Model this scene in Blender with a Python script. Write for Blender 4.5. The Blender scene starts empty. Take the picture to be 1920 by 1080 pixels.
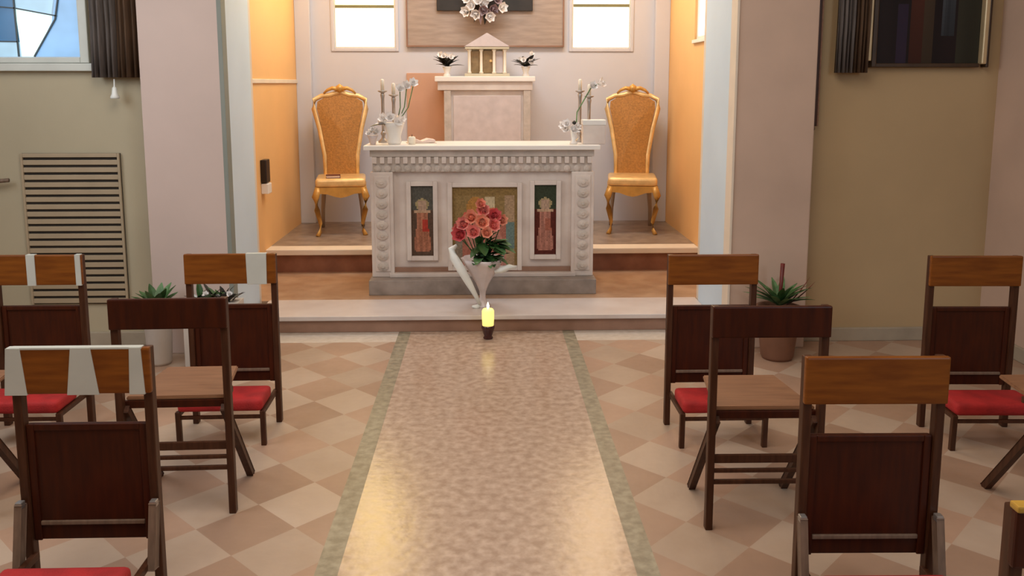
import bpy, bmesh, math, random
from mathutils import Vector, Matrix, noise
S = bpy.context.scene
COL = S.collection
PI = math.pi
R = random.Random(7)

# ------------------------------------------------------------------ camera, view, world, big lights
cam_d = bpy.data.cameras.new('camera')
cam_d.sensor_width = 36.0
cam_d.lens = 30.0
cam_d.shift_y = -159 / 1920
cam = bpy.data.objects.new('camera', cam_d)
cam.location = (0, 0, 1.7)
cam.rotation_euler = (math.radians(82), 0, math.radians(-1.72))
COL.objects.link(cam)
S.camera = cam
S.view_settings.view_transform = 'Standard'
S.view_settings.look = 'None'
S.view_settings.exposure = 0.0
S.view_settings.gamma = 1.0
S.view_settings.use_curve_mapping = False
w = bpy.data.worlds.new('world')
S.world = w
w.use_nodes = True
w.node_tree.nodes['Background'].inputs[0].default_value = (0.75, 0.85, 1.0, 1)
w.node_tree.nodes['Background'].inputs[1].default_value = 0.6
try:
    S.cycles.use_denoising = True
    S.cycles.max_bounces = 10
    S.cycles.diffuse_bounces = 6
    S.cycles.sample_clamp_indirect = 6.0
except Exception:
    pass


def area(name, loc, target, sx, sy, power, color):
    l = bpy.data.lights.new(name, 'AREA')
    l.shape = 'RECTANGLE'
    l.size = sx
    l.size_y = sy
    l.energy = power
    l.color = color
    o = bpy.data.objects.new(name, l)
    o.location = loc
    o.rotation_euler = (Vector(target) - Vector(loc)).to_track_quat('-Z', 'Y').to_euler()
    COL.objects.link(o)
    return o


# added overhead fill for nave and chancel, daylight through the side windows of the nave, warm lamps at the chancel walls
area('nave_fill', (-0.4, 1.8, 4.1), (-0.4, 2.2, 0), 2.6, 3.4, 112, (1.0, 0.88, 0.76))  # unseen overhead light added to fill the nave
area('daylight_left', (-3.6, 3.0, 2.7), (1.0, 5.2, 0.9), 2.2, 1.6, 56, (0.84, 0.92, 1.0))
area('daylight_right', (3.5, -1.2, 2.8), (-1.6, 5.8, 1.2), 1.6, 2.0, 62, (0.72, 0.86, 1.0))
area('chancel_fill', (0.0, 6.75, 3.85), (0, 7.4, 0.5), 1.8, 0.6, 44, (0.88, 0.95, 1.0))  # unseen cool light added to brighten the chancel
for _sx in (-1, 1):
    area('chancel_wall_lamp', (_sx * 1.05 - .03, 7.3, 3.2), (_sx * 1.95 - .03, 7.4, 1.0), 0.7, 0.4, 14, (1.0, 0.70, 0.36))


# ------------------------------------------------------------------ materials
def mat(name, color, rough=0.6, metal=0.0, vary=0.12, scale=6.0, stretch=(1, 1, 1), bump=0.0, bscale=40.0,
        color2=None, emit=None, estr=0.0, spec=0.5, trans=0.0, sheen=0.0):
    m = bpy.data.materials.new(name)
    m.use_nodes = True
    nt = m.node_tree
    b = nt.nodes['Principled BSDF']
    b.inputs['Roughness'].default_value = rough
    b.inputs['Metallic'].default_value = metal
    b.inputs['Specular IOR Level'].default_value = spec
    if trans:
        b.inputs['Transmission Weight'].default_value = trans
    if sheen:
        b.inputs['Sheen Weight'].default_value = sheen
    tc = nt.nodes.new('ShaderNodeTexCoord')
    mp = nt.nodes.new('ShaderNodeMapping')
    mp.inputs['Scale'].default_value = stretch
    nt.links.new(tc.outputs['Object'], mp.inputs['Vector'])
    nz = nt.nodes.new('ShaderNodeTexNoise')
    nz.inputs['Scale'].default_value = scale
    nz.inputs['Detail'].default_value = 5
    nt.links.new(mp.outputs['Vector'], nz.inputs['Vector'])
    rp = nt.nodes.new('ShaderNodeValToRGB')
    c = Vector(color[:3])
    c2 = Vector(color2[:3]) if color2 else c * (1 + vary)
    c1 = c if color2 else c * (1 - vary)
    rp.color_ramp.elements[0].position = 0.32
    rp.color_ramp.elements[1].position = 0.68
    rp.color_ramp.elements[0].color = (*c1, 1)
    rp.color_ramp.elements[1].color = (*[min(1, v) for v in c2], 1)
    nt.links.new(nz.outputs['Fac'], rp.inputs['Fac'])
    nt.links.new(rp.outputs['Color'], b.inputs['Base Color'])
    if bump:
        n2 = nt.nodes.new('ShaderNodeTexNoise')
        n2.inputs['Scale'].default_value = bscale
        nt.links.new(mp.outputs['Vector'], n2.inputs['Vector'])
        bp = nt.nodes.new('ShaderNodeBump')
        bp.inputs['Strength'].default_value = bump
        bp.inputs['Distance'].default_value = 0.01
        nt.links.new(n2.outputs['Fac'], bp.inputs['Height'])
        nt.links.new(bp.outputs['Normal'], b.inputs['Normal'])
    if emit:
        b.inputs['Emission Color'].default_value = (*emit, 1)
        b.inputs['Emission Strength'].default_value = estr
    return m


def attr_mat(name, rough=0.5, estr=0.0):
    m = bpy.data.materials.new(name)
    m.use_nodes = True
    nt = m.node_tree
    b = nt.nodes['Principled BSDF']
    b.inputs['Roughness'].default_value = rough
    a = nt.nodes.new('ShaderNodeAttribute')
    a.attribute_name = 'Col'
    nt.links.new(a.outputs['Color'], b.inputs['Base Color'])
    b.inputs['Specular IOR Level'].default_value = 0.2
    if estr:
        nt.links.new(a.outputs['Color'], b.inputs['Emission Color'])
        b.inputs['Emission Strength'].default_value = estr
    return m


def srgb(r, g, b):
    f = lambda v: ((v / 255 + 0.055) / 1.055) ** 2.4 if v > 10 else v / 255 / 12.92
    return (f(r), f(g), f(b))


M = {}
M['plaster_pink'] = mat('pink plaster', (0.56, 0.445, 0.395), 0.85, vary=0.05, scale=1.6, bump=0.06, bscale=25)
M['plaster_ochre'] = mat('ochre plaster', (0.45, 0.325, 0.18), 0.85, vary=0.06, scale=1.3, bump=0.05, bscale=25)
M['plaster_pink_dim'] = mat('pink plaster dim side', (0.53, 0.385, 0.30), 0.85, vary=0.08, scale=1.8, bump=0.06, bscale=25)  # pink plaster with the right side's weaker light put into its colour
M['plaster_ochre_lit'] = mat('ochre plaster daylit side', (0.43, 0.375, 0.26), 0.85, vary=0.07, scale=1.3, bump=0.05, bscale=25)  # ochre plaster with the left side's paler light put into its colour
M['plaster_white'] = mat('white plaster', (0.61, 0.62, 0.68), 0.8, vary=0.03, scale=1.5)
M['plaster_orange'] = mat('orange plaster', (0.78, 0.46, 0.19), 0.7, vary=0.05, scale=1.4)
M['peach_patch'] = mat('peach wall patch', (0.60, 0.36, 0.25), 0.7, vary=0.05, scale=3)
M['reveal_white'] = mat('white paint with daylight tint', (0.58, 0.70, 0.80), 0.6, vary=0.03, scale=2)  # white paint with the daylight's blue put into its colour
M['reveal_shade'] = mat('grey green corner shade', (0.22, 0.24, 0.21), 0.6, vary=0.05, scale=2)  # moulding strip colour that holds the shading of the corner
M['cream_trim'] = mat('cream trim', (0.72, 0.62, 0.50), 0.6, vary=0.04)
M['ceiling'] = mat('ceiling white', (0.70, 0.67, 0.62), 0.9, vary=0.03, scale=1)
M['rail_wood'] = mat('polished brown wood', (0.150, 0.042, 0.006), 0.36, scale=7, stretch=(1.0, 7, 9), color2=(0.225, 0.070, 0.009), spec=0.25)
M['post_wood'] = mat('dark brown wood', (0.042, 0.014, 0.006), 0.42, scale=7, stretch=(9, 9, 1), color2=(0.075, 0.027, 0.012), spec=0.25)
M['panel_wood'] = mat('dark mahogany panel', (0.034, 0.008, 0.004), 0.38, scale=6, stretch=(8, 8, 1.0), color2=(0.058, 0.012, 0.004), spec=0.2)
M['seat_wood'] = mat('light brown seat wood', (0.21, 0.095, 0.045), 0.5, scale=6, stretch=(1.0, 8, 6), color2=(0.28, 0.135, 0.065))
M['stay_wood'] = mat('grey brown wood', (0.17, 0.11, 0.075), 0.5, scale=8, stretch=(8, 8, 1.0), vary=0.2)
M['red_fabric'] = mat('red padded fabric', (0.36, 0.012, 0.012), 0.8, vary=0.2, scale=14, bump=0.2, bscale=160)
M['stripe'] = mat('white stripe', (0.50, 0.51, 0.46), 0.45, vary=0.05, scale=9)
M['marble_white'] = mat('white marble', (0.74, 0.66, 0.60), 0.4, scale=5, color2=(0.60, 0.51, 0.46), bump=0.03)
M['marble_slab'] = mat('bright altar slab marble', (0.86, 0.82, 0.77), 0.3, vary=0.03, scale=4)
M['marble_carved'] = mat('carved grey marble', (0.46, 0.41, 0.36), 0.55, scale=9, color2=(0.62, 0.54, 0.48), bump=0.3, bscale=35)
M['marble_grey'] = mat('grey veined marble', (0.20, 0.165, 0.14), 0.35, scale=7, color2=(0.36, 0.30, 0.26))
M['marble_edge'] = mat('pale step marble', (0.58, 0.50, 0.46), 0.28, scale=5, color2=(0.66, 0.59, 0.55))
M['marble_brown'] = mat('brown marble floor', (0.36, 0.21, 0.125), 0.3, scale=6, color2=(0.50, 0.33, 0.21))
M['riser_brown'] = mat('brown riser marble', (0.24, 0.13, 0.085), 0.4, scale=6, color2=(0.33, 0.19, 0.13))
M['riser_dark'] = mat('dark red riser marble', (0.20, 0.075, 0.04), 0.4, scale=6, color2=(0.30, 0.13, 0.075))
M['upper_floor'] = mat('dark chancel floor', (0.22, 0.16, 0.12), 0.35, scale=9, color2=(0.34, 0.26, 0.20))
M['gold_wood'] = mat('gilded chair wood', (0.58, 0.32, 0.08), 0.35, metal=0.25, vary=0.15, scale=14)
M['gold_pale'] = mat('pale gilding', (0.80, 0.55, 0.25), 0.3, metal=0.3, vary=0.15, scale=14)
M['gold_cane'] = mat('woven golden upholstery', (0.40, 0.185, 0.04), 0.55, vary=0.2, scale=60, bump=0.4, bscale=120)
M['chair_leg_grey'] = mat('greyed gilt leg', (0.34, 0.27, 0.21), 0.5, vary=0.15)
M['white_paint'] = mat('white glaze', (0.82, 0.81, 0.78), 0.25, vary=0.03)
M['white_ribbon'] = mat('white satin ribbon', (0.74, 0.76, 0.72), 0.4, vary=0.06, scale=9)
M['vase_lilac'] = mat('pale lilac ceramic', (0.62, 0.54, 0.53), 0.3, vary=0.08, scale=12)
M['silver'] = mat('silver grey metal', (0.40, 0.37, 0.35), 0.35, metal=0.7)
M['wax'] = mat('cream wax', (0.80, 0.74, 0.62), 0.45, vary=0.03)
M['wax_lit'] = mat('lit yellow candle', (0.85, 0.70, 0.20), 0.4, vary=0.05, emit=(1.0, 0.78, 0.22), estr=1.1)
M['flame'] = mat('flame', (1.0, 0.9, 0.6), 0.5, vary=0.0, emit=(1.0, 0.85, 0.55), estr=7.0)
M['dark_glass'] = mat('dark red glass', (0.05, 0.012, 0.012), 0.12, vary=0.1)
M['pink_petal'] = mat('pink petals', (0.80, 0.30, 0.26), 0.6, vary=0.25, scale=16)
M['salmon_petal'] = mat('salmon petals', (0.80, 0.37, 0.25), 0.6, vary=0.2, scale=16)
M['red_petal'] = mat('deep pink petals', (0.66, 0.12, 0.13), 0.6, vary=0.2, scale=16)
M['white_petal'] = mat('white petals', (0.88, 0.85, 0.83), 0.6, vary=0.08, scale=16)
M['mauve_petal'] = mat('mauve petals', (0.40, 0.29, 0.30), 0.6, vary=0.25, scale=16)
M['leaf'] = mat('green leaves', (0.03, 0.09, 0.02), 0.5, vary=0.4, scale=20)
M['leaf_light'] = mat('mid green leaves', (0.09, 0.19, 0.07), 0.5, vary=0.4, scale=20)
M['leaf_dark'] = mat('blackish shadow leaves', (0.018, 0.017, 0.013), 0.5, vary=0.4, scale=20)
M['bract'] = mat('dark red spike', (0.13, 0.012, 0.008), 0.5, vary=0.3, scale=20)
M['terracotta'] = mat('brown pot', (0.20, 0.09, 0.05), 0.6, vary=0.15)
M['stone_pot'] = mat('pale pot', (0.55, 0.50, 0.45), 0.5, vary=0.08)
M['taupe_wood'] = mat('taupe wood panel', (0.33, 0.26, 0.215), 0.55, scale=5, stretch=(1, 4, 7), color2=(0.43, 0.34, 0.285))
M['black_board'] = mat('near black board', (0.025, 0.019, 0.015), 0.45, vary=0.3, scale=8)
M['mosaic_stone'] = mat('cream aedicule stone', (0.56, 0.50, 0.36), 0.45, vary=0.08)
M['door_gold'] = mat('old gold door', (0.33, 0.22, 0.11), 0.4, metal=0.35, vary=0.25, scale=18)
M['frame_dark'] = mat('dark frame', (0.045, 0.022, 0.008), 0.4, vary=0.2, scale=12)
M['frame_gold'] = mat('gilded frame moulding', (0.62, 0.48, 0.28), 0.35, metal=0.45, vary=0.1)
M['curtain_brown'] = mat('brown curtain', (0.085, 0.045, 0.022), 0.85, vary=0.25, scale=6, stretch=(12, 12, 1))
M['curtain_grey'] = mat('grey curtain lining', (0.115, 0.095, 0.085), 0.85, vary=0.25, scale=6, stretch=(12, 12, 1))
M['window_frame'] = mat('pale window frame', (0.55, 0.57, 0.52), 0.5, vary=0.05)
M['window_white'] = mat('white window frame', (0.70, 0.68, 0.62), 0.5, vary=0.04)
M['bar_olive'] = mat('olive glazing bar', (0.22, 0.21, 0.10), 0.5, vary=0.1)
M['lead'] = mat('lead came', (0.06, 0.08, 0.09), 0.5, vary=0.1)
M['grille_beige'] = mat('beige grille paint', (0.37, 0.29, 0.19), 0.6, vary=0.06)
M['grille_dark'] = mat('dark void', (0.025, 0.018, 0.012), 0.8, vary=0.1)
M['baseboard'] = mat('stone baseboard', (0.36, 0.31, 0.235), 0.5, vary=0.1)
M['black_plastic'] = mat('black plastic', (0.012, 0.006, 0.006), 0.4, vary=0.1)
M['book_red'] = mat('dark red book cover', (0.09, 0.012, 0.01), 0.5, vary=0.1)
M['paper'] = mat('pinkish paper', (0.72, 0.58, 0.52), 0.7, vary=0.06)
M['gold_reflex'] = mat('golden reflex on wood', (0.42, 0.24, 0.035), 0.4, vary=0.25, scale=9)  # golden light on the chair rail put into the colour
M['painted'] = attr_mat('painted pigment', 0.45)
M['painted_gloss'] = attr_mat('varnished canvas', 0.5)


def glass(name, col, strength):
    m = bpy.data.materials.new(name)
    m.use_nodes = True
    nt = m.node_tree
    b = nt.nodes['Principled BSDF']
    b.inputs['Base Color'].default_value = (*[c * .5 for c in col], 1)
    b.inputs['Roughness'].default_value = 0.25
    tc = nt.nodes.new('ShaderNodeTexCoord')
    nz = nt.nodes.new('ShaderNodeTexNoise')
    nz.inputs['Scale'].default_value = 4.5
    nt.links.new(tc.outputs['Object'], nz.inputs['Vector'])
    rp = nt.nodes.new('ShaderNodeValToRGB')
    rp.color_ramp.elements[0].position = .3
    rp.color_ramp.elements[1].position = .7
    rp.color_ramp.elements[0].color = (*[c * .72 for c in col], 1)
    rp.color_ramp.elements[1].color = (*[min(1.2, c * 1.12) for c in col], 1)
    nt.links.new(nz.outputs['Fac'], rp.inputs['Fac'])
    nt.links.new(rp.outputs['Color'], b.inputs['Emission Color'])
    b.inputs['Emission Strength'].default_value = strength
    return m


M['pane_cream'] = glass('daylit cream glass', (1.0, 0.95, 0.70), 3.6)
M['pane_amber'] = glass('daylit amber glass', (1.0, 0.70, 0.22), 9.0)
M['pane_peach'] = glass('daylit peach glass', (1.0, 0.70, 0.38), 7.5)
M['pane_white'] = glass('daylit clear glass', (0.92, 1.0, 0.97), 1.6)
M['pane_kite'] = glass('pale cyan glass', (0.70, 1.0, 0.96), 1.15)
M['pane_pale'] = glass('pale blue glass', (0.40, 0.62, 0.78), 0.9)
M['pane_blue'] = glass('blue glass', (0.035, 0.13, 0.27), 0.85)
M['pane_navy'] = glass('deep blue glass', (0.018, 0.05, 0.12), 0.8)
M['pane_sky'] = glass('sky glass', (0.22, 0.42, 0.68), 0.9)


def floor_material():
    m = bpy.data.materials.new('checkered marble floor')
    m.use_nodes = True
    nt = m.node_tree
    N, L = nt.nodes, nt.links
    b = N['Principled BSDF']
    tc = N.new('ShaderNodeTexCoord')
    sp = N.new('ShaderNodeSeparateXYZ')
    L.new(tc.outputs['Object'], sp.inputs[0])

    def mth(op, a, bb=None, c=None):
        n = N.new('ShaderNodeMath')
        n.operation = op
        for i, v in enumerate((a, bb, c)):
            if v is None:
                continue
            if isinstance(v, (int, float)):
                n.inputs[i].default_value = v
            else:
                L.new(v, n.inputs[i])
        return n.outputs[0]
    # diagonal checker with a vertex at (0.966, 2.922), tile diagonal 0.38
    D = 0.38
    x = mth('SUBTRACT', sp.outputs[0], 0.966)
    y = mth('SUBTRACT', sp.outputs[1], 2.922)
    u = mth('FLOOR', mth('DIVIDE', mth('ADD', x, y), D))
    v = mth('FLOOR', mth('DIVIDE', mth('SUBTRACT', x, y), D))
    par = mth('FLOORED_MODULO', mth('ADD', u, v), 2.0)
    wn = N.new('ShaderNodeTexWhiteNoise')
    cb = N.new('ShaderNodeCombineXYZ')
    L.new(u, cb.inputs[0])
    L.new(v, cb.inputs[1])
    L.new(cb.outputs[0], wn.inputs['Vector'])
    nz = N.new('ShaderNodeTexNoise')
    nz.inputs['Scale'].default_value = 3.2
    nz.inputs['Detail'].default_value = 6
    L.new(tc.outputs['Object'], nz.inputs['Vector'])
    n2 = N.new('ShaderNodeTexNoise')
    n2.inputs['Scale'].default_value = 24
    n2.inputs['Detail'].default_value = 6
    L.new(tc.outputs['Object'], n2.inputs['Vector'])

    def ramp(f, a, c, p0=.3, p1=.7):
        r = N.new('ShaderNodeValToRGB')
        r.color_ramp.elements[0].position = p0
        r.color_ramp.elements[1].position = p1
        r.color_ramp.elements[0].color = (*a, 1)
        r.color_ramp.elements[1].color = (*c, 1)
        L.new(f, r.inputs['Fac'])
        return r.outputs['Color']

    def mix(f, a, c):
        n = N.new('ShaderNodeMix')
        n.data_type = 'RGBA'
        if isinstance(f, (int, float)):
            n.inputs[0].default_value = f
        else:
            L.new(f, n.inputs[0])
        L.new(a, n.inputs[6])
        L.new(c, n.inputs[7])
        return n.outputs[2]
    f1 = mth('MULTIPLY_ADD', wn.outputs['Value'], 0.34, mth('MULTIPLY', nz.outputs['Fac'], 0.66))
    light = ramp(f1, (0.365, 0.262, 0.188), (0.475, 0.36, 0.272))
    dark = ramp(f1, (0.30, 0.19, 0.128), (0.41, 0.26, 0.178))
    chk = mix(par, light, dark)
    strip = ramp(n2.outputs['Fac'], (0.50, 0.42, 0.34), (0.60, 0.52, 0.44))
    chk = mix(mth('GREATER_THAN', sp.outputs[1], 5.5), chk, strip)
    aisle = ramp(n2.outputs['Fac'], (0.37, 0.255, 0.180), (0.52, 0.385, 0.290), .35, .66)
    bord = ramp(n2.outputs['Fac'], (0.20, 0.17, 0.115), (0.34, 0.295, 0.205), .35, .65)
    ax = mth('ABSOLUTE', mth('ADD', sp.outputs[0], 0.003))
    in_b = mth('LESS_THAN', ax, 0.605)
    in_a = mth('LESS_THAN', ax, 0.523)
    # white threshold strip along the foot of the step
    col = mix(in_b, chk, bord)
    col = mix(in_a, col, aisle)
    L.new(col, b.inputs['Base Color'])
    rr = mth('MULTIPLY_ADD', n2.outputs['Fac'], 0.16, mth('MULTIPLY_ADD', in_a, -0.20, 0.34))
    L.new(rr, b.inputs['Roughness'])
    b.inputs['Specular IOR Level'].default_value = 0.55
    bp = N.new('ShaderNodeBump')
    bp.inputs['Strength'].default_value = 0.09
    bp.inputs['Distance'].default_value = 0.01
    n3 = N.new('ShaderNodeTexNoise')
    n3.inputs['Scale'].default_value = 24
    L.new(tc.outputs['Object'], n3.inputs['Vector'])
    L.new(n3.outputs['Fac'], bp.inputs['Height'])
    L.new(bp.outputs['Normal'], b.inputs['Normal'])
    return m


M['floor'] = floor_material()


# ------------------------------------------------------------------ mesh helpers
class MB:
    def __init__(self):
        self.bm = bmesh.new()

    def box(self, x0, x1, y0, y1, z0, z1, bev=0.0, rot=None, seg=2):
        g = bmesh.ops.create_cube(self.bm, size=1.0)
        vs = g['verts']
        c = Vector(((x0 + x1) / 2, (y0 + y1) / 2, (z0 + z1) / 2))
        s = Vector((abs(x1 - x0), abs(y1 - y0), abs(z1 - z0)))
        for v in vs:
            p = Vector((v.co.x * s.x, v.co.y * s.y, v.co.z * s.z))
            if rot:
                p = rot @ p
            v.co = c + p
        if bev:
            es = list({e for v in vs for e in v.link_edges})
            bmesh.ops.bevel(self.bm, geom=es, offset=bev, segments=seg, affect='EDGES', profile=0.6)
        return self

    def bar(self, p, q, wx, wy, bev=0.0):
        """rectangular bar from p to q"""
        p, q = Vector(p), Vector(q)
        d = q - p
        rot = d.to_track_quat('Z', 'Y').to_matrix()
        # keep the x axis of the section near world x
        zx = d.normalized()
        xx = Vector((1, 0, 0)) - zx * zx.x
        if xx.length > 1e-3:
            xx.normalize()
            yy = zx.cross(xx)
            rot = Matrix((xx, yy, zx)).transposed()
        c = (p + q) / 2
        L = d.length
        self.box(c.x - wx / 2, c.x + wx / 2, c.y - wy / 2, c.y + wy / 2, c.z - L / 2, c.z + L / 2, bev, rot)
        return self

    def tube(self, pts, radii, n=10, caps=True):
        pts = [Vector(p) for p in pts]
        if isinstance(radii, (int, float)):
            radii = [radii] * len(pts)
        rings = []
        up = Vector((0, 0, 1))
        for i, p in enumerate(pts):
            t = (pts[min(i + 1, len(pts) - 1)] - pts[max(i - 1, 0)]).normalized()
            a = t.cross(up)
            if a.length < 1e-3:
                a = t.cross(Vector((1, 0, 0)))
            a.normalize()
            b = t.cross(a)
            rings.append([self.bm.verts.new(p + (a * math.cos(2 * PI * k / n) + b * math.sin(2 * PI * k / n)) * radii[i]) for k in range(n)])
        for i in range(len(rings) - 1):
            for k in range(n):
                self.bm.faces.new((rings[i][k], rings[i][(k + 1) % n], rings[i + 1][(k + 1) % n], rings[i + 1][k]))
        if caps:
            self.bm.faces.new(rings[0])
            self.bm.faces.new(list(reversed(rings[-1])))
        return self

    def lathe(self, prof, cx=0, cy=0, z0=0, n=24, flute=0.0, nf=0):
        rings = []
        for r, z in prof:
            ring = []
            for k in range(n):
                a = 2 * PI * k / n
                rr = r * (1 + (flute * math.cos(nf * a) if nf else 0))
                ring.append(self.bm.verts.new((cx + rr * math.cos(a), cy + rr * math.sin(a), z0 + z)))
            rings.append(ring)
        for i in range(len(rings) - 1):
            for k in range(n):
                self.bm.faces.new((rings[i][k], rings[i][(k + 1) % n], rings[i + 1][(k + 1) % n], rings[i + 1][k]))
        self.bm.faces.new(list(reversed(rings[0])))
        self.bm.faces.new(rings[-1])
        return self

    def prism(self, outline, y0, y1, bev=0.0):
        """outline in (x, z), extruded along y"""
        a = [self.bm.verts.new((x, y0, z)) for x, z in outline]
        b = [self.bm.verts.new((x, y1, z)) for x, z in outline]
        n = len(a)
        fs = [self.bm.faces.new(a), self.bm.faces.new(list(reversed(b)))]
        for i in range(n):
            fs.append(self.bm.faces.new((a[(i + 1) % n], a[i], b[i], b[(i + 1) % n])))
        if bev:
            es = list({e for f in fs for e in f.edges})
            bmesh.ops.bevel(self.bm, geom=es, offset=bev, segments=2, affect='EDGES')
        return self

    def petal(self, base, direc, up, length, width, curl=0.3, n=4, thick=0.0):
        """leaf or petal surface bending along its length"""
        base, d, u = Vector(base), Vector(direc).normalized(), Vector(up).normalized()
        s = d.cross(u).normalized()
        u = s.cross(d).normalized()
        rows = []
        for i in range(n + 1):
            t = i / n
            c = base + d * (length * t) + u * (curl * length * t * t)
            wd = width * (math.sin(PI * (0.12 + 0.86 * t)) ** 0.8)
            rows.append([self.bm.verts.new(c - s * wd / 2 + u * wd * .12), self.bm.verts.new(c), self.bm.verts.new(c + s * wd / 2 + u * wd * .12)])
        for i in range(n):
            for k in range(2):
                self.bm.faces.new((rows[i][k], rows[i][k + 1], rows[i + 1][k + 1], rows[i + 1][k]))
        return self

    def build(self, name, material, parent=None, smooth=False, kind=None, loc=None):
        bm = self.bm
        bmesh.ops.recalc_face_normals(bm, faces=bm.faces[:])
        me = bpy.data.meshes.new(name)
        bm.to_mesh(me)
        bm.free()
        if smooth:
            for p in me.polygons:
                p.use_smooth = True
        o = bpy.data.objects.new(name, me)
        mats = material if isinstance(material, (list, tuple)) else [material]
        for m in mats:
            me.materials.append(M[m] if isinstance(m, str) else m)
        if parent:
            o.parent = parent
        if loc:
            o.location = loc
        if kind:
            o['kind'] = kind
        COL.objects.link(o)
        return o


def tag(o, label, cat, group=None):
    o['label'] = label
    o['category'] = cat
    if group:
        o['group'] = group
    return o


def thing(name, loc, label, cat, group=None, rz=0.0):
    o = bpy.data.objects.new(name, None)
    o.empty_display_size = 0.1
    o.location = loc
    o.rotation_euler = (0, 0, rz)
    COL.objects.link(o)
    return tag(o, label, cat, group)


def copy_tree(o, parent=None):
    c = o.copy()
    COL.objects.link(c)
    if parent:
        c.parent = parent
    for ch in o.children:
        copy_tree(ch, c)
    return c


def place_copy(src, loc, rz, label, group=None):
    c = copy_tree(src)
    c.location = loc
    c.rotation_euler = (0, 0, rz)
    c['label'] = label
    if group:
        c['group'] = group
    return c


def struct(name, mb, material, smooth=False):
    return mb.build(name, material, None, smooth, 'structure')


def wall_y(x0, x1, z0, z1, y0, y1, holes=()):
    """wall slab facing -y with rectangular openings (x0,x1,z0,z1); one connected mesh"""
    mb = MB()
    xs = sorted({x0, x1, *[h[0] for h in holes], *[h[1] for h in holes]})
    zs = sorted({z0, z1, *[h[2] for h in holes], *[h[3] for h in holes]})
    for i in range(len(xs) - 1):
        for j in range(len(zs) - 1):
            cx, cz = (xs[i] + xs[i + 1]) / 2, (zs[j] + zs[j + 1]) / 2
            if any(h[0] < cx < h[1] and h[2] < cz < h[3] for h in holes):
                continue
            mb.box(xs[i], xs[i + 1], y0, y1, zs[j], zs[j + 1])
    bmesh.ops.remove_doubles(mb.bm, verts=mb.bm.verts[:], dist=1e-5)
    # drop the faces shared by neighbouring cells
    seen = {}
    for f in mb.bm.faces[:]:
        k = tuple(sorted(v.index for v in f.verts)) if False else tuple(round(c, 4) for c in f.calc_center_median())
        seen.setdefault(k, []).append(f)
    dead = [f for fs in seen.values() if len(fs) > 1 for f in fs]
    bmesh.ops.delete(mb.bm, geom=dead, context='FACES_ONLY')
    return mb


def wall_x(y0, y1, z0, z1, x0, x1, holes=()):
    mb = wall_y(y0, y1, z0, z1, x0, x1, holes)
    for v in mb.bm.verts:
        v.co = Vector((v.co.y, v.co.x, v.co.z))
    return mb


# ------------------------------------------------------------------ the room
Z1, Z2 = 0.118, 0.32
H = 4.3
CX = -0.03
struct('floor', MB().box(-3.7, 3.7, -4.0, 8.7, -0.1, 0.0), 'floor')
struct('ceiling', MB().box(-3.7, 3.7, -4.0, 8.75, H, H + 0.1), 'ceiling')
struct('wall_left', wall_x(-4.0, 5.45, 0, H, -3.8, -3.7, [(1.6, 4.2, 1.9, 3.5)]), 'plaster_ochre')
struct('wall_right', wall_x(-4.0, 5.45, 0, H, 3.7, 3.8, [(-2.2, 0.4, 1.9, 3.6)]), 'plaster_ochre')
struct('wall_rear', MB().box(-3.8, 3.8, -4.1, -4.0, 0, H), 'plaster_ochre')
# the two bays that face the nave
struct('wall_left_bay', wall_y(-3.8, -2.0, 0, H, 5.5, 5.75, [(-3.75, -2.475, 1.825, 3.4)]), 'plaster_ochre_lit')
struct('wall_right_bay', MB().box(2.0, 3.5, 5.45, 5.75, 0, H), 'plaster_ochre')
struct('wall_right_pillar', MB().box(3.29, 3.75, 4.4, 5.5, 0, H, 0.01), 'plaster_pink_dim')
struct('wall_left_pilaster', MB().box(-2.10, -1.612, 5.3, 5.46, 0, H, 0.004), 'plaster_pink')
struct('wall_right_pilaster', MB().box(1.553, 2.054, 5.3, 5.78, 0, H, 0.008), 'plaster_pink_dim')
# reveals of the arch
struct('trim_1', MB().box(-1.622, -1.594, 5.298, 5.385, 0, H, 0.003), 'reveal_shade')
struct('trim_2', MB().prism([(-2.05, 5.461), (-1.625, 5.461), (-1.625, 5.386), (-1.600, 5.386), (-1.645, 6.08), (-2.05, 6.08)], 0, H), 'reveal_white')
struct('trim_3', MB().box(-1.80, -1.65, 6.08, 6.15, 0, H, 0.006), 'cream_trim')
struct('trim_4', MB().box(1.553, 1.70, 5.78, 6.08, 0, H), 'reveal_white')
struct('trim_5', MB().box(1.556, 1.70, 6.08, 6.15, 0, H, 0.006), 'cream_trim')
struct('trim_6', MB().box(1.54, 1.556, 5.29, 5.42, 0, H, 0.003), 'cream_trim')
for o in (bpy.data.objects['trim_2'],):
    for v in o.data.vertices:          # the prism was drawn in plan: swap y and z
        v.co = Vector((v.co.x, v.co.z, v.co.y))
    o.data.flip_normals()
struct('trim_13', MB().box(1.548, 1.57, 5.42, 5.80, 0, H, 0.003), 'reveal_white')
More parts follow.
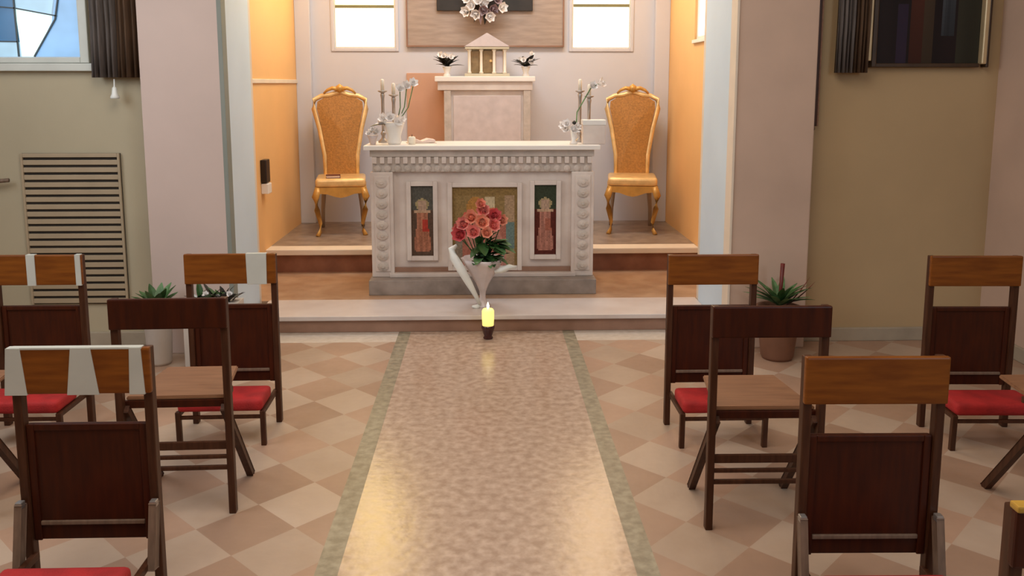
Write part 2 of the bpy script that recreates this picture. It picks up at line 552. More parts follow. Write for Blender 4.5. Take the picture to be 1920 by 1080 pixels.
# chancel
WL = (-1.478, -0.882, 2.04, 3.5)
WR = (0.845, 1.422, 2.04, 3.5)
struct('wall_chancel_back', wall_y(-2.0, 2.0, 0, H, 8.52, 8.72, [WL, WR]), 'plaster_white')
struct('wall_chancel_left', MB().box(-2.0, -1.845, 6.15, 8.6, 0, H), 'plaster_orange')
struct('wall_chancel_right', wall_x(6.15, 8.6, 0, H, 1.80, 1.97, [(6.95, 7.45, 2.07, 3.3)]), 'plaster_orange')
struct('trim_7', MB().box(-1.845, -1.70, 8.44, 8.56, Z2, H, 0.006), 'plaster_white')
struct('trim_8', MB().box(1.655, 1.80, 8.44, 8.56, Z2, H, 0.006), 'plaster_white')
struct('trim_9', MB().box(-1.850, -1.832, 6.4, 8.5, 1.70, 1.735, 0.004), 'cream_trim')
struct('added_peach_slab', MB().box(-0.78, -0.40, 8.49, 8.53, Z2, 1.80, 0.006), 'peach_patch')  # slab added for the warm peach patch on the back wall
# steps and platforms
struct('floor_platform', MB().box(-1.85, 1.80, 6.15, 8.55, 0.002, Z1), 'marble_brown')
mb = MB().box(-1.60, 1.552, 5.73, 6.16, 0.002, Z1 - .002)
struct('trim_11', mb, 'riser_brown')
struct('floor_marble_edge', MB().box(-1.60, 1.552, 5.705, 6.17, Z1 - 0.03, Z1 + .002, 0.006), 'marble_edge')
struct('floor_upper', MB().box(-1.85, 1.80, 7.12, 8.53, Z1, Z2 - 0.045), 'riser_dark')
struct('floor_upper_top', MB().box(-1.85, 1.80, 7.16, 8.53, Z2 - 0.044, Z2), 'upper_floor')
struct('trim_12', MB().box(-1.85, 1.80, 7.06, 7.24, Z2 - 0.047, Z2 + .001, 0.008), 'cream_trim')
# baseboards
struct('baseboard_right', MB().box(2.054, 3.27, 5.43, 5.46, 0, 0.09, 0.006), 'baseboard')
struct('baseboard_left', MB().box(-3.7, -2.10, 5.48, 5.51, 0, 0.09, 0.006), 'baseboard')
struct('baseboard_right_pillar', MB().box(3.27, 3.30, 4.38, 5.46, 0, 0.09, 0.006), 'baseboard')


# chancel windows
def chancel_window(name, x0, x1, z0, z1, bar_z, dx):
    r = bpy.data.objects.new(name, None)
    r.location = ((x0 + x1) / 2, 8.55, z0)
    r['kind'] = 'structure'
    COL.objects.link(r)
    hw, h = (x1 - x0) / 2, z1 - z0
    f = MB()
    t = 0.014
    f.box(-hw, -hw + t, -.03, .05, 0, h, .003).box(hw - t, hw, -.03, .05, 0, h, .003)
    f.box(-hw + t, hw - t, -.03, .05, 0, t, .003).box(-hw + t, hw - t, -.03, .05, h - t, h, .003)
    fr = f.build('window_frame', 'window_white', r)
    MB().box(-hw + t, hw - t, -.03, .03, bar_z - z0 - .014, bar_z - z0 + .014).build('glazing_bar', 'bar_olive', r)
    MB().box(-hw + t, hw - t, .005, .012, t, bar_z - z0 - .012).build('pane', 'pane_cream', r)
    mid = (bar_z - z0 + h) / 2
    MB().box(-hw + t, hw - t, -.02, .03, mid - .012, mid + .012).build('glazing_bar', 'bar_olive', r)
    MB().box(-hw + t, hw - t, .005, .012, bar_z - z0 + .012, mid - .01).build('pane', 'pane_amber' if x0 < 0 else 'pane_peach', r)
    MB().box(-hw + t, hw - t, .005, .012, mid + .01, h - t).build('pane', 'pane_amber' if x0 < 0 else 'pane_peach', r)
    # raised moulding round the opening
    m = MB()
    m.box(-hw - .03, -hw, -.045, -.028, -.03, h + .05, .004).box(hw, hw + .03, -.045, -.028, -.03, h + .05, .004)
    m.box(-hw, hw, -.045, -.028, -.03, 0, .004)
    m.build('sill_moulding', 'plaster_white', r)
    return r


chancel_window('window_1', *WL, 2.44, 0)
chancel_window('window_2', *WR, 2.455, 0)
r = bpy.data.objects.new('window_3', None)
r.location = (1.80, 7.2, 2.07)
r['kind'] = 'structure'
COL.objects.link(r)
MB().box(.02, .06, -.25, .25, 0, .03, .003).box(.02, .06, -.25, .25, 1.20, 1.23, .003).box(.02, .06, -.25, -.22, .03, 1.2, .003).box(.02, .06, .22, .25, .03, 1.2, .003).build('window_frame', 'window_white', r)
MB().box(-.02, .10, -.26, .26, -.03, 0.0, .004).build('window_sill', 'window_white', r)
MB().box(.035, .042, -.22, .22, .03, 1.2).build('pane', 'pane_white', r)

# stained glass window in the left bay
r = bpy.data.objects.new('window_4', None)
r.location = (-3.11, 5.5, 1.825)
r['kind'] = 'structure'
COL.objects.link(r)
x0, x1, h = -.64, .635, 1.575
f = MB()
f.box(x1 - .055, x1, -.03, .06, 0, h, .006).box(x0, x0 + .05, -.03, .06, 0, h, .006)
f.box(x0 + .05, x1 - .055, -.03, .06, 0, .035, .006).box(x0 + .05, x1 - .055, -.03, .06, h - .05, h, .006)
f.build('window_frame', 'window_frame', r)
MB().box(x0 - .04, x1 + .05, -.05, .04, -.05, -.002, .006).build('window_sill', 'window_frame', r)
# panes cut as an abstract pattern; x is measured from the right of the light
SG = {
    'pane_kite': [(.205, .04), (.285, .04), (.405, .255), (.405, .30), (.185, .335)],
    'pane_sky': [(.285, .04), (.575, .04), (.575, .60), (.47, .62), (.405, .255)],
    'pane_pale': [(x0 + .05, .035), (.205, .04), (.198, .13), (x0 + .05, .145)],
    'pane_blue': [(-.12, .142), (.198, .13), (.185, .335), (.10, .345), (-.12, .36)],
    'pane_navy': [(x0 + .05, .145), (-.12, .142), (-.12, .36), (x0 + .05, .42)],
}
for nm, pts in SG.items():
    MB().prism(pts, .010, .018).build('pane', nm, r)
MB().prism([(.185, .335), (.405, .30), (.47, .62), (.40, h - .05), (.17, h - .05)], .010, .018).build('pane', 'pane_pale', r)
MB().prism([(x0 + .05, .42), (-.12, .36), (.10, .345), (.185, .335), (.17, h - .05), (x0 + .05, h - .05)], .010, .018).build('pane', 'pane_blue', r)
MB().prism([(.575, .60), (.575, h - .05), (.40, h - .05), (.47, .62)], .010, .018).build('pane', 'pane_sky', r)
l = MB()
for a, c in (((.285, .04), (.43, .27)), ((.185, .337), (.44, .29)), ((.19, .04), (.185, .337)), ((-.10, .36), (.185, .337)), ((.43, .27), (.50, .62)), ((.185, .337), (.17, h - .06)), ((x0 + .05, .14), (.19, .132))):
    l.bar((a[0], .006, a[1]), (c[0], .006, c[1]), .008, .016)
l.build('lead_came', 'lead', r)

# wall behind daylight openings of the nave: side windows out of sight
for nm, xx, ya, yb, za, zb in (('window_5', -3.75, 1.6, 4.2, 1.9, 3.5), ('window_6', 3.75, -2.2, .4, 1.9, 3.6)):
    f = MB()
    f.box(xx - .03, xx + .03, ya, ya + .06, za, zb).box(xx - .03, xx + .03, yb - .06, yb, za, zb)
    f.box(xx - .03, xx + .03, ya + .06, yb - .06, za, za + .06).box(xx - .03, xx + .03, ya + .06, yb - .06, zb - .06, zb)
    f.box(xx - .02, xx + .02, (ya + yb) / 2 - .03, (ya + yb) / 2 + .03, za + .06, zb - .06)
    struct(nm, f, 'window_white')


# ------------------------------------------------------------------ altar
def colour_grid(name, parent, x0, x1, z0, z1, y, nx, nz, fn, thick=0.012, gap=0.0, material='painted', loc=None):
    """a flat panel made of small coloured cells"""
    bm = bmesh.new()
    lay = bm.loops.layers.float_color.new('Col')
    for i in range(nx):
        for j in range(nz):
            u, v = (i + .5) / nx, (j + .5) / nz
            c = fn(u, v)
            a0, a1 = x0 + (x1 - x0) * i / nx, x0 + (x1 - x0) * (i + 1) / nx
            b0, b1 = z0 + (z1 - z0) * j / nz, z0 + (z1 - z0) * (j + 1) / nz
            f = bm.faces.new([bm.verts.new(p) for p in ((a0, y, b0), (a1, y, b0), (a1, y, b1), (a0, y, b1))])
            for lp in f.loops:
                lp[lay] = (*c, 1)
    bmesh.ops.remove_doubles(bm, verts=bm.verts[:], dist=1e-5)
    g = bmesh.ops.extrude_face_region(bm, geom=bm.faces[:])
    for v in g['geom']:
        if isinstance(v, bmesh.types.BMVert):
            v.co.y += thick
    bmesh.ops.recalc_face_normals(bm, faces=bm.faces[:])
    me = bpy.data.meshes.new(name)
    bm.to_mesh(me)
    bm.free()
    me.materials.append(M[material])
    o = bpy.data.objects.new(name, me)
    o.parent = parent
    COL.objects.link(o)
    return o


def jit(c, k=0.18):
    j = 1 + R.uniform(-k, k)
    return tuple(min(1, v * j) for v in c)


altar = thing('altar', (CX, 6.42, Z1), 'white carved marble altar with three mosaic panels on its front', 'altar')
# local y = 0 is the front plane; z from platform
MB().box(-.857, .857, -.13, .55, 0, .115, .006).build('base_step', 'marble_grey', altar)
MB().box(-.80, .80, .05, .44, .115, 1.00).build('altar_body', 'marble_white', altar)
MB().box(-.71, .71, -.03, .08, .115, .145, .005).build('plinth', 'marble_white', altar)
MB().box(-.71, .71, .02, .08, .146, .18).build('brown_joint', 'riser_brown', altar)  # brown strip between plinth and altar body
MB().box(-.885, .885, -.055, .46, 1.088, 1.122, .005).build('altar_top', 'marble_slab', altar)
f = MB()
f.box(-.845, .845, -.005, .45, 1.035, 1.088, .004).box(-.83, .83, .01, .445, .92, 1.037, .004)
f.build('frieze', 'marble_carved', altar)
f = MB()
for i in range(29):
    x = -.81 + i * 1.62 / 28
    f.box(x - .017, x + .017, -.018, .015, .985, 1.034, .004)
f.build('dentil_course', 'marble_white', altar)
f = MB()
for i in range(22):
    x = -.79 + i * 1.58 / 21
    f.lathe([(.004, 0), (.024, .004), (.026, .012), (.012, .02)], 0, 0, 0, 10)
    for v in f.bm.verts[-40:]:
        v.co = Vector((x + v.co.x, .012 - v.co.z, .945 + v.co.y))
f.build('rosette_course', 'marble_carved', altar)
for s in (-1, 1):
    p = MB()
    p.box(s * .76 - .085, s * .76 + .085, -.01, .12, .115, .92, .006)
    pl = p.build('pillar', 'marble_white', altar)
    c = MB()
    c.box(s * .76 - .058, s * .76 + .058, -.020, .0, .16, .89, .004)
    c.build('pillar_panel', 'marble_white', pl)
    c = MB()
    for k in range(9):
        z = .20 + k * .08
        c.lathe([(.004, 0), (.030, .004), (.034, .013), (.016, .02), (.010, .026)], 0, 0, 0, 10)
        for v in c.bm.verts[-50:]:
            a = math.atan2(v.co.y, v.co.x)
            v.co = Vector((s * .76 + v.co.x * 1.25, -.018 - v.co.z, z + v.co.y))
    c.build('carving', 'marble_carved', pl)


def side_figure(robe, robe2, bg_top, bg_low):
    def fn(u, v):
        w = abs(u - .5)
        if v > .86:
            return jit(bg_top)
        if .66 < v <= .86 and (w / .30) ** 2 + ((v - .735) / .085) ** 2 < 1:
            return jit((.40, .27, .19)) if w < .17 and v < .78 else jit((.33, .26, .13))
        if v > .66:
            return jit(bg_top)
        if .62 < v <= .66 and w < .40:
            return jit((.46, .30, .19))
        half = .30 + .07 * math.sin(v * 9)
        if v < .62 and w < half and v > .06:
            if .34 < v < .52 and u > .5:
                return jit(robe2)
            fold = math.sin(u * 25 + v * 3) > .3
            return jit(robe if fold else tuple(c * .75 for c in robe))
        return jit(bg_low)
    return fn


def central(u, v):
    if v > .90 or u < .05 or u > .95:
        return jit((.22, .14, .05))
    if (u - .36) ** 2 + ((v - .72) * .95) ** 2 < .022:
        return jit((.40, .19, .05))
    if .5 < u < .66 and .58 < v < .88:
        return jit((.52, .42, .26))
    if u > .82 and .22 < v < .55:
        return jit((.13, .19, .17))
    if u < .16 and v < .55:
        return jit((.23, .18, .13))
    if .16 < u < .82 and v < .56:
        return jit((.46, .20, .15) if math.sin(u * 17 + v * 8) > 0 else (.36, .13, .09))
    if u > .8:
        return jit((.36, .24, .14))
    return jit((.25, .165, .065))


for (xa, xb, za, zb, fn, nx, nz) in ((-.545, -.378, .27, .81, side_figure((.42, .17, .10), (.40, .045, .03), (.09, .085, .07), (.10, .06, .04)), 16, 52),
                                      (-.232, .264, .19, .80, central, 46, 56),
                                      (.395, .562, .275, .815, side_figure((.42, .18, .13), (.33, .11, .07), (.035, .045, .025), (.09, .018, .012)), 16, 52)):
    mo = colour_grid('mosaic_panel', altar, xa, xb, za, zb, .038, nx, nz, fn)
    t = .035
    fr = MB()
    fr.box(xa - t, xa, .015, .052, za - t, zb + t, .004).box(xb, xb + t, .015, .052, za - t, zb + t, .004)
    fr.box(xa, xb, .015, .052, zb, zb + t, .004).box(xa, xb, .015, .052, za - t, za, .004)
    fr.build('panel_frame', 'marble_white', mo)
mo = altar.children


# ------------------------------------------------------------------ golden armless throne chairs
def throne(loc, rz, label):
    t = thing('ornate_chair', loc, label, 'chair', 'golden chairs beside the altar', rz)
    # front faces -y; backrest is a tapering panel leaning back
    def P(x, z, y):
        return (x, y, z)

    def outline(k=1.0, dz=0.0):
        pts = [(-.145 * k, .50), (-.152 * k, .70), (-.195 * k, .95), (-.245 * k, 1.14), (-.238 * k, 1.225 + dz), (-.17 * k, 1.262 + dz), (-.09 * k, 1.27 + dz), (0, 1.30 + dz)]
        return pts + [(-x, z) for x, z in reversed(pts[:-1])]
    lean = lambda z: .20 + .10 * (z - .45)
    f = MB()
    o = outline()
    pts = [(x, lean(z), z) for x, z in o]
    f.tube(pts, .023, 10)
    f.tube([(-.145, lean(.50), .50), (.145, lean(.50), .50)], .02, 8)
    f.tube([(-.147, lean(.60), .60), (.147, lean(.60), .60)], .014, 8)
    f.build('back_frame', 'gold_pale', t, True)
    b = MB()
    ins = [(x * .93, z if z > .52 else .50) for x, z in outline(.95, -.018)]
    v0 = [b.bm.verts.new((x, lean(z) - .018, z)) for x, z in ins]
    v1 = [b.bm.verts.new((x, lean(z) + .018, z)) for x, z in ins]
    cz = b.bm.verts.new((0, lean(.95) - .045, .95))
    cb = b.bm.verts.new((0, lean(.95) + .03, .95))
    n = len(v0)
    for i in range(n):
        j = (i + 1) % n
        b.bm.faces.new((v0[i], v0[j], cz))
        b.bm.faces.new((v1[j], v1[i], cb))
        b.bm.faces.new((v0[j], v0[i], v1[i], v1[j]))
    b.build('back_upholstery', 'gold_cane', t)
    c = MB()
    for s in (-1, 1):
        c.tube([(s * .02, .255, 1.325), (s * .07, .262, 1.335), (s * .115, .262, 1.315), (s * .15, .262, 1.285)], [.022, .018, .014, .008], 8)
    c.lathe([(.004, -.045), (.03, -.03), (.042, 0), (.03, .022), (.012, .032), (.004, .04)], 0, .265, 1.335, 12)
    c.build('crest', 'gold_wood', t, True)
    s_ = MB()
    s_.box(-.225, .225, -.25, .22, .445, .525, .03, None, 3)
    s_.build('seat_cushion', 'gold_pale', t, True)
    a = MB()
    a.prism([(-.23, .445), (.23, .445), (.23, .395), (.12, .385), (.05, .36), (0, .35), (-.05, .36), (-.12, .385), (-.23, .395)], -.25, -.225)
    a.build('front_apron', 'gold_wood', t)
    a = MB()
    a.box(-.23, -.205, -.225, .2, .40, .445).box(.205, .23, -.225, .2, .40, .445).box(-.205, .205, .18, .205, .40, .445)
    a.build('seat_rail', 'gold_wood', t)
    for s in (-1, 1):
        MB().tube([(s * .20, -.225, .44), (s * .225, -.245, .36), (s * .215, -.235, .24), (s * .19, -.21, .11), (s * .195, -.22, .04), (s * .215, -.245, .0)],
                  [.030, .034, .026, .017, .016, .022], 10).build('front_leg', 'gold_wood', t, True)
        MB().tube([(s * .15, .20, .52), (s * .17, .20, .36), (s * .185, .22, .18), (s * .19, .26, .0)], [.024, .024, .019, .017], 10).build('rear_leg', 'chair_leg_grey', t, True)
    return t


throne((-1.355, 7.96, Z2), math.radians(8), 'tall golden ornate chair left of the altar with a small dark book on its seat')
throne((1.37, 7.96, Z2), math.radians(-8), 'tall golden ornate chair right of the altar with an empty seat')
bk = thing('prayer_book', (-1.40, 7.80, Z2 + .5265), 'small dark red prayer book lying on the left golden chair', 'book', None, .15)
MB().box(-.06, .06, -.045, .045, .004, .022).build('book_block', 'paper', bk)
MB().box(-.064, .064, -.048, .048, .022, .026).box(-.064, .064, -.048, .048, 0, .004).box(-.064, .064, .044, .048, .004, .022).build('book_cover', 'book_red', bk)

# ------------------------------------------------------------------ retable pedestal with tabernacle
ped = thing('retable_pedestal', (.0, 8.02, Z2), 'tall pale marble pedestal behind the altar carrying the tabernacle', 'pedestal')
hz = 1.765 - Z2
MB().box(-.385, .405, 0, .46, 0, hz - .13).build('pedestal_body', 'marble_white', ped)
MB().box(-.475, .455, -.05, .47, hz - .05, hz, .008).build('top_slab', 'marble_slab', ped)
MB().box(-.45, .43, -.03, .465, hz - .13, hz - .05, .006).build('cornice', 'marble_white', ped)
for s in (-1, 1):
    MB().box(.01 + s * .37 - .032, .01 + s * .37 + .032, -.025, .02, .02, hz - .13, .004).build('corner_pilaster', 'marble_carved', ped)
MB().box(-.305, .325, -.012, .01, .06, hz - .18, .004).build('front_panel', 'vase_lilac', ped)

tb = thing('tabernacle', (.0, 8.10, 1.765), 'small cream tabernacle with columns, gable and old gold door', 'tabernacle')
MB().box(-.20, .22, -.05, .24, 0, .025, .004).build('base', 'mosaic_stone', tb)
MB().box(-.17, .19, .03, .22, .025, .25).build('cella', 'mosaic_stone', tb)
for x in (-.155, -.045, .075, .175):
    MB().lathe([(.020, 0), (.020, .012), (.014, .02), (.013, .20), (.02, .212), (.022, .225)], x, -.01, .025, 12).build('column', 'wax', tb, True)
MB().box(-.195, .215, -.04, .23, .25, .272, .004).build('entablature', 'mosaic_stone', tb)
MB().prism([(-.205, .272), (.225, .272), (.01, .40)], -.045, .22, .004).build('gable', 'vase_lilac', tb)
MB().box(-.14, -.06, .015, .035, .03, .235, .003).build('side_panel', 'door_gold', tb)
d = MB().box(-.03, .06, .012, .036, .03, .24, .003).build('door', 'door_gold', tb)
MB().lathe([(.003, 0), (.012, .004), (.012, .02), (.004, .024)], .045, .0, .13, 10).build('door_knob', 'gold_pale', d)
MB().box(.09, .16, .015, .035, .03, .235, .003).build('side_panel', 'vase_lilac', tb)


# ------------------------------------------------------------------ flowers
def blossom_mb(c, r, axis=(0, -1, 0), layers=3, n=5):
    mb = MB()
    c, ax = Vector(c), Vector(axis).normalized()
    s = ax.orthogonal().normalized()
    q = ax.cross(s)
    for L in range(layers):
        tilt = (.15 + .38 * L) if layers > 2 else (.45 + .55 * L)
        for k in range(n + L):
            a = 2 * PI * (k + .5 * L) / (n + L) + R.uniform(-.2, .2)
            rad = s * math.cos(a) + q * math.sin(a)
            d = ax * math.cos(tilt) + rad * math.sin(tilt)
            mb.petal(c - ax * r * .35 + rad * r * .1 * L, d, rad.cross(d).cross(d), r * (1.0 + .12 * L), r * (.75 + .15 * L), .28, 3)
    g = bmesh.ops.create_icosphere(mb.bm, subdivisions=2, radius=r * (.42 if layers > 2 else .22), matrix=Matrix.Translation(c))
    return mb


def leaf_mb(base, direc, length, width, curl=-.25):
    return MB().petal(base, direc, (0, 0, 1), length, width, curl, 5)


# small dark arrangements either side of the tabernacle
for lab, x, seed in (('vase of dark leaves and white flowers left of the tabernacle', -.365, 3), ('vase of dark leaves and white flowers right of the tabernacle', .372, 8)):
    R.seed(seed)
    t = thing('flower_vase', (x, 8.08, 1.765), lab, 'flower vase', 'vases beside the tabernacle')
    MB().lathe([(.03, 0), (.034, .01), (.022, .03), (.036, .07), (.045, .09), (.036, .09)], 0, 0, 0, 18).build('vase', 'white_paint', t, True)
    for k in range(14):
        a = 2.399 * k + R.uniform(-.3, .3)
        leaf_mb((0, 0, .085), (math.cos(a), math.sin(a) * .7, R.uniform(.3, 1.5)), R.uniform(.11, .17), .07).build('leaf', 'leaf_dark', t)
    for k in range(5):
        a = 2 * PI * k / 5 + .5
        blossom_mb((math.cos(a) * .055, -.06 + math.sin(a) * .03, .15 + R.uniform(-.03, .06)), .034, (math.cos(a) * .5, -1, .4), 2).build('blossom', 'white_petal', t)

# panel on the back wall with a dark board and a spray of flowers
pn = thing('wall_panel', (CX + .025, 8.52, 2.052), 'large taupe wooden panel on the wall between the chancel windows', 'panel')
MB().box(-.77, .77, -.04, 0, 0, 1.5, .006).build('board', 'taupe_wood', pn)
fr = MB().box(-.77, -.755, -.048, -.035, 0, 1.5).box(.755, .77, -.048, -.035, 0, 1.5).box(-.755, .755, -.048, -.035, 0, .015)
fr.build('edge_strip', 'riser_brown', pn)
cr = thing('wooden_cross', (CX + .01, 8.472, 2.30), 'dark wooden crosspiece mounted across the taupe panel behind the flowers', 'cross')
MB().box(-.455, .475, -.03, 0, .095, .30, .004).build('crossbar', 'black_board', cr)
MB().box(-.06, .08, -.034, -.004, .30, 1.1, .004).build('upright', 'black_board', cr)
R.seed(21)
sp = thing('flower_spray', (-.03, 8.385, 2.40), 'spray of white and mauve flowers hanging on the dark crosspiece', 'flowers')
MB().lathe([(.02, -.03), (.03, 0), (.03, .05), (.02, .06)], 0, .0, -.02, 14).build('holder', 'mauve_petal', sp, True)
for k in range(15):
    a = 2.399 * k
    rr = .05 * math.sqrt(k)
    blossom_mb((math.cos(a) * rr * 1.05, -.06 - R.uniform(0, .03), .05 + math.sin(a) * rr * .8), .062, (math.cos(a) * .5, -1, math.sin(a) * .5), 2).build('blossom', ('white_petal', 'white_petal', 'mauve_petal')[k % 3], sp)
for k in range(8):
    a = PI + PI * k / 7
    leaf_mb((math.cos(a) * .03, -.04, -.0), (math.cos(a), -.25, math.sin(a) * .8 - .1), .14, .05).build('leaf', 'mauve_petal' if k % 2 else 'leaf_dark', sp)


# ------------------------------------------------------------------ on the altar top
AZ = Z1 + 1.122


def candlestick(x, y, h, label):
    t = thing('candlestick', (x, y, AZ), label, 'candlestick', 'slim candlesticks on the altar')
    MB().lathe([(.040, 0), (.040, .012), (.018, .03), (.012, .05), (.022, .07), (.012, .09)], 0, 0, 0, 18).build('base', 'silver', t, True)
    MB().lathe([(.011, 0), (.013, h - .20), (.018, h - .17), (.012, h - .15)], 0, 0, .09, 14).build('stem', 'silver', t, True)
    MB().lathe([(.012, 0), (.036, .012), (.038, .018), (.012, .02)], 0, 0, h - .065, 18).build('drip_pan', 'silver', t, True)
    MB().lathe([(.014, 0), (.014, .08), (.009, .085), (.003, .088)], 0, 0, h - .045, 12).build('candle', 'wax', t, True)
    return t


candlestick(-.806, 6.72, .45, 'slim silver candlestick with cream candle at the outer left end of the altar')
candlestick(-.715, 6.66, .42, 'slim silver candlestick with cream candle just inside the outer left one')
candlestick(.735, 6.72, .45, 'slim silver candlestick with cream candle behind the white box on the altar')
candlestick(.80, 6.66, .41, 'slightly shorter silver candlestick with candle beside the white lily on the altar right')
R.seed(5)
t = thing('flower_vase', (-.70, 6.52, AZ), 'white vase with white flowers at the left end of the altar', 'flower vase')
MB().lathe([(.045, 0), (.055, .02), (.05, .06), (.07, .13), (.082, .165), (.07, .165)], 0, 0, 0, 22).build('vase', 'white_paint', t, True)
for k in range(8):
    a = 2 * PI * k / 8
    blossom_mb((math.cos(a) * .075 - .02, math.sin(a) * .05 - .02, .185 + R.uniform(-.02, .025)), .045, (math.cos(a), math.sin(a) - .6, .8), 2).build('blossom', 'white_petal', t)
for dx, dz in ((-.15, .15), (-.13, .17), (-.10, .145)):
    leaf_mb((-.05, -.03, .15), (dx, -.06, .02), .13, .045).build('leaf', 'leaf_dark', t)
for k in range(3):
    a = (.25, .55, .9)[k]
    ln = MB().tube([(.02, 0, .15), (.05 + .03 * k, 0, .28), (.05 + .05 * k, -.01, .40 + .02 * k)], .004, 6).build('flower_stem', 'leaf_light', t, True)
    blossom_mb((.05 + .05 * k, -.015, .42 + .02 * k), .045, (.4, -1, .6), 2).build('blossom', 'white_petal', t)
t = thing('flower_vase', (-.86, 6.50, AZ), 'small low white bowl of flowers at the far left altar corner', 'flower vase')
MB().lathe([(.02, 0), (.024, .01), (.03, .04), (.042, .07), (.034, .07)], 0, 0, 0, 16).build('vase', 'vase_lilac', t, True)
for k in range(5):
    blossom_mb((-.03 + .016 * k, -.02 + .02 * (k % 2), .085 + .015 * (k % 3)), .026, (-.3 + .15 * k, -1, .8), 2).build('blossom', 'white_petal', t)
bk = thing('altar_book', (-.505, 6.64, AZ), 'open book with pinkish pages lying on the left of the altar', 'book', None, .2)
for s in (-1, 1):
    MB().prism([(0, .006), (s * .10, .010), (s * .10, .028), (s * .05, .036), (0, .018)], -.07, .07).build('page_block', 'paper', bk)
MB().box(-.11, .11, -.076, .076, 0, .006).build('book_cover', 'cream_trim', bk)
t = thing('candle', (-.565, 6.50, AZ), 'short stubby pinkish white candle beside the open altar book', 'candle')
MB().lathe([(.026, 0), (.027, .055), (.02, .06), (.012, .056)], 0, 0, 0, 16).build('wax_body', 'wax', t, True)
MB().tube([(0, 0, .05), (.002, 0, .075)], .0025, 6).build('wick', 'black_plastic', t)
bx = thing('white_box', (.82, 6.53, AZ), 'white cubic box standing at the right end of the altar', 'box')
MB().box(-.085, .085, -.06, .06, 0, .145, .005).build('box_body', 'marble_white', bx)
MB().box(-.09, .09, -.065, .065, .145, .185, .006).build('lid', 'white_paint', bx)
R.seed(12)
t = thing('flower_vase', (.665, 6.50, AZ), 'white flowers in a slender vase beside the white altar box', 'flower vase')
MB().lathe([(.028, 0), (.03, .01), (.016, .03), (.024, .09), (.034, .12), (.027, .12)], 0, 0, 0, 18).build('vase', 'white_paint', t, True)
for k in range(6):
    a = 2 * PI * k / 6
    blossom_mb((math.cos(a) * .05 - .03, -.02 + math.sin(a) * .03, .14 + R.uniform(-.03, .02)), .04, (math.cos(a), -1, .5), 2).build('blossom', 'white_petal', t)
MB().lathe([(.004, -.016), (.015, -.006), (.015, .006), (.004, .016)], .0, -.04, .165, 12).build('seed_pod', 'leaf_dark', t, True)
MB().tube([(.02, .02, .11), (.035, .10, .24), (.14, .12, .42), (.20, .10, .455)], .005, 7).build('flower_stem', 'leaf_light', t, True)
blossom_mb((.215, .09, .46), .05, (1, -.6, .4), 2).build('blossom', 'white_petal', t)
blossom_mb((.155, .10, .44), .042, (.3, -1, .4), 2).build('blossom', 'white_petal', t)

# ------------------------------------------------------------------ vase of roses on the step
R.seed(33)
v = thing('rose_vase', (-.031, 5.95, Z1), 'tall white ribboned vase of pink roses standing on the step before the altar', 'flower vase')
MB().lathe([(.055, 0), (.058, .012), (.030, .03), (.020, .07), (.022, .11), (.045, .17), (.085, .24), (.125, .31), (.150, .355), (.138, .352), (.10, .28), (.06, .22)], 0, 0, 0, 32, .045, 10).build('vase', 'vase_lilac', v, True)
rb = MB()
for (pts, wd) in (([(-.02, -.05, .03), (-.05, -.07, .10), (-.10, -.09, .20), (-.155, -.09, .30), (-.20, -.07, .37), (-.215, -.05, .43), (-.18, -.04, .455)], .05),):
    rb.tube(pts, [.012, .016, .026, .032, .032, .026, .01], 10)
rb.build('ribbon', 'white_ribbon', v, True)
rb = MB()
rb.tube([(-.015, -.03, .02), (-.045, -.06, .012), (-.075, -.07, .02)], [.014, .018, .008], 8)
rb.build('ribbon', 'white_ribbon', v, True)
rb = MB()
rb.tube([(.09, -.08, .27), (.14, -.10, .29), (.19, -.10, .31), (.235, -.09, .305)], [.014, .022, .02, .008], 10)
rb.build('ribbon', 'white_ribbon', v, True)
roses = [(-.155, -.08, .535, .058, 'red_petal'), (-.13, -.07, .61, .052, 'pink_petal'), (-.06, -.11, .56, .055, 'pink_petal'), (-.075, -.06, .655, .055, 'salmon_petal'),
         (.0, -.09, .625, .056, 'salmon_petal'), (.005, -.04, .70, .052, 'pink_petal'), (.08, -.08, .60, .050, 'pink_petal'), (.085, -.05, .665, .052, 'red_petal'),
         (.135, -.04, .63, .044, 'salmon_petal'), (-.01, -.03, .745, .04, 'salmon_petal'), (-.17, -.04, .57, .04, 'pink_petal'), (.03, -.12, .555, .045, 'salmon_petal'), (-.10, .02, .63, .05, 'pink_petal'), (.06, .03, .66, .05, 'salmon_petal')]
for (x, y, z, r_, mm) in roses:
    b = blossom_mb((x, y, z), r_, (x * 2, -1, .35), 3, 5).build('rose', mm, v)
    MB().tube([(0, 0, .28), (x * .5, y * .5, .42), (x, y + .02, z - r_ * .4)], .004, 6).build('rose_stem', 'leaf', b, True)
for k in range(44):
    a = R.uniform(-2.9, .5)
    x, y, z = R.uniform(-.05, .20), R.uniform(-.13, .0), R.uniform(.37, .53)
    leaf_mb((x * .5, y * .5, z - .05), (x + R.uniform(-.05, .12), y - .04, R.uniform(-.05, .18)), R.uniform(.10, .15), .075).build('leaf', 'leaf' if k % 3 else 'leaf_light', v)
for k in range(5):
    leaf_mb((-.04 + .01 * k, -.05, .36), (-.05 + .02 * k, -.3, .18), .08, .05).build('leaf', 'leaf_dark', v)  # blackish leaves added in place of the shadow at the vase mouth
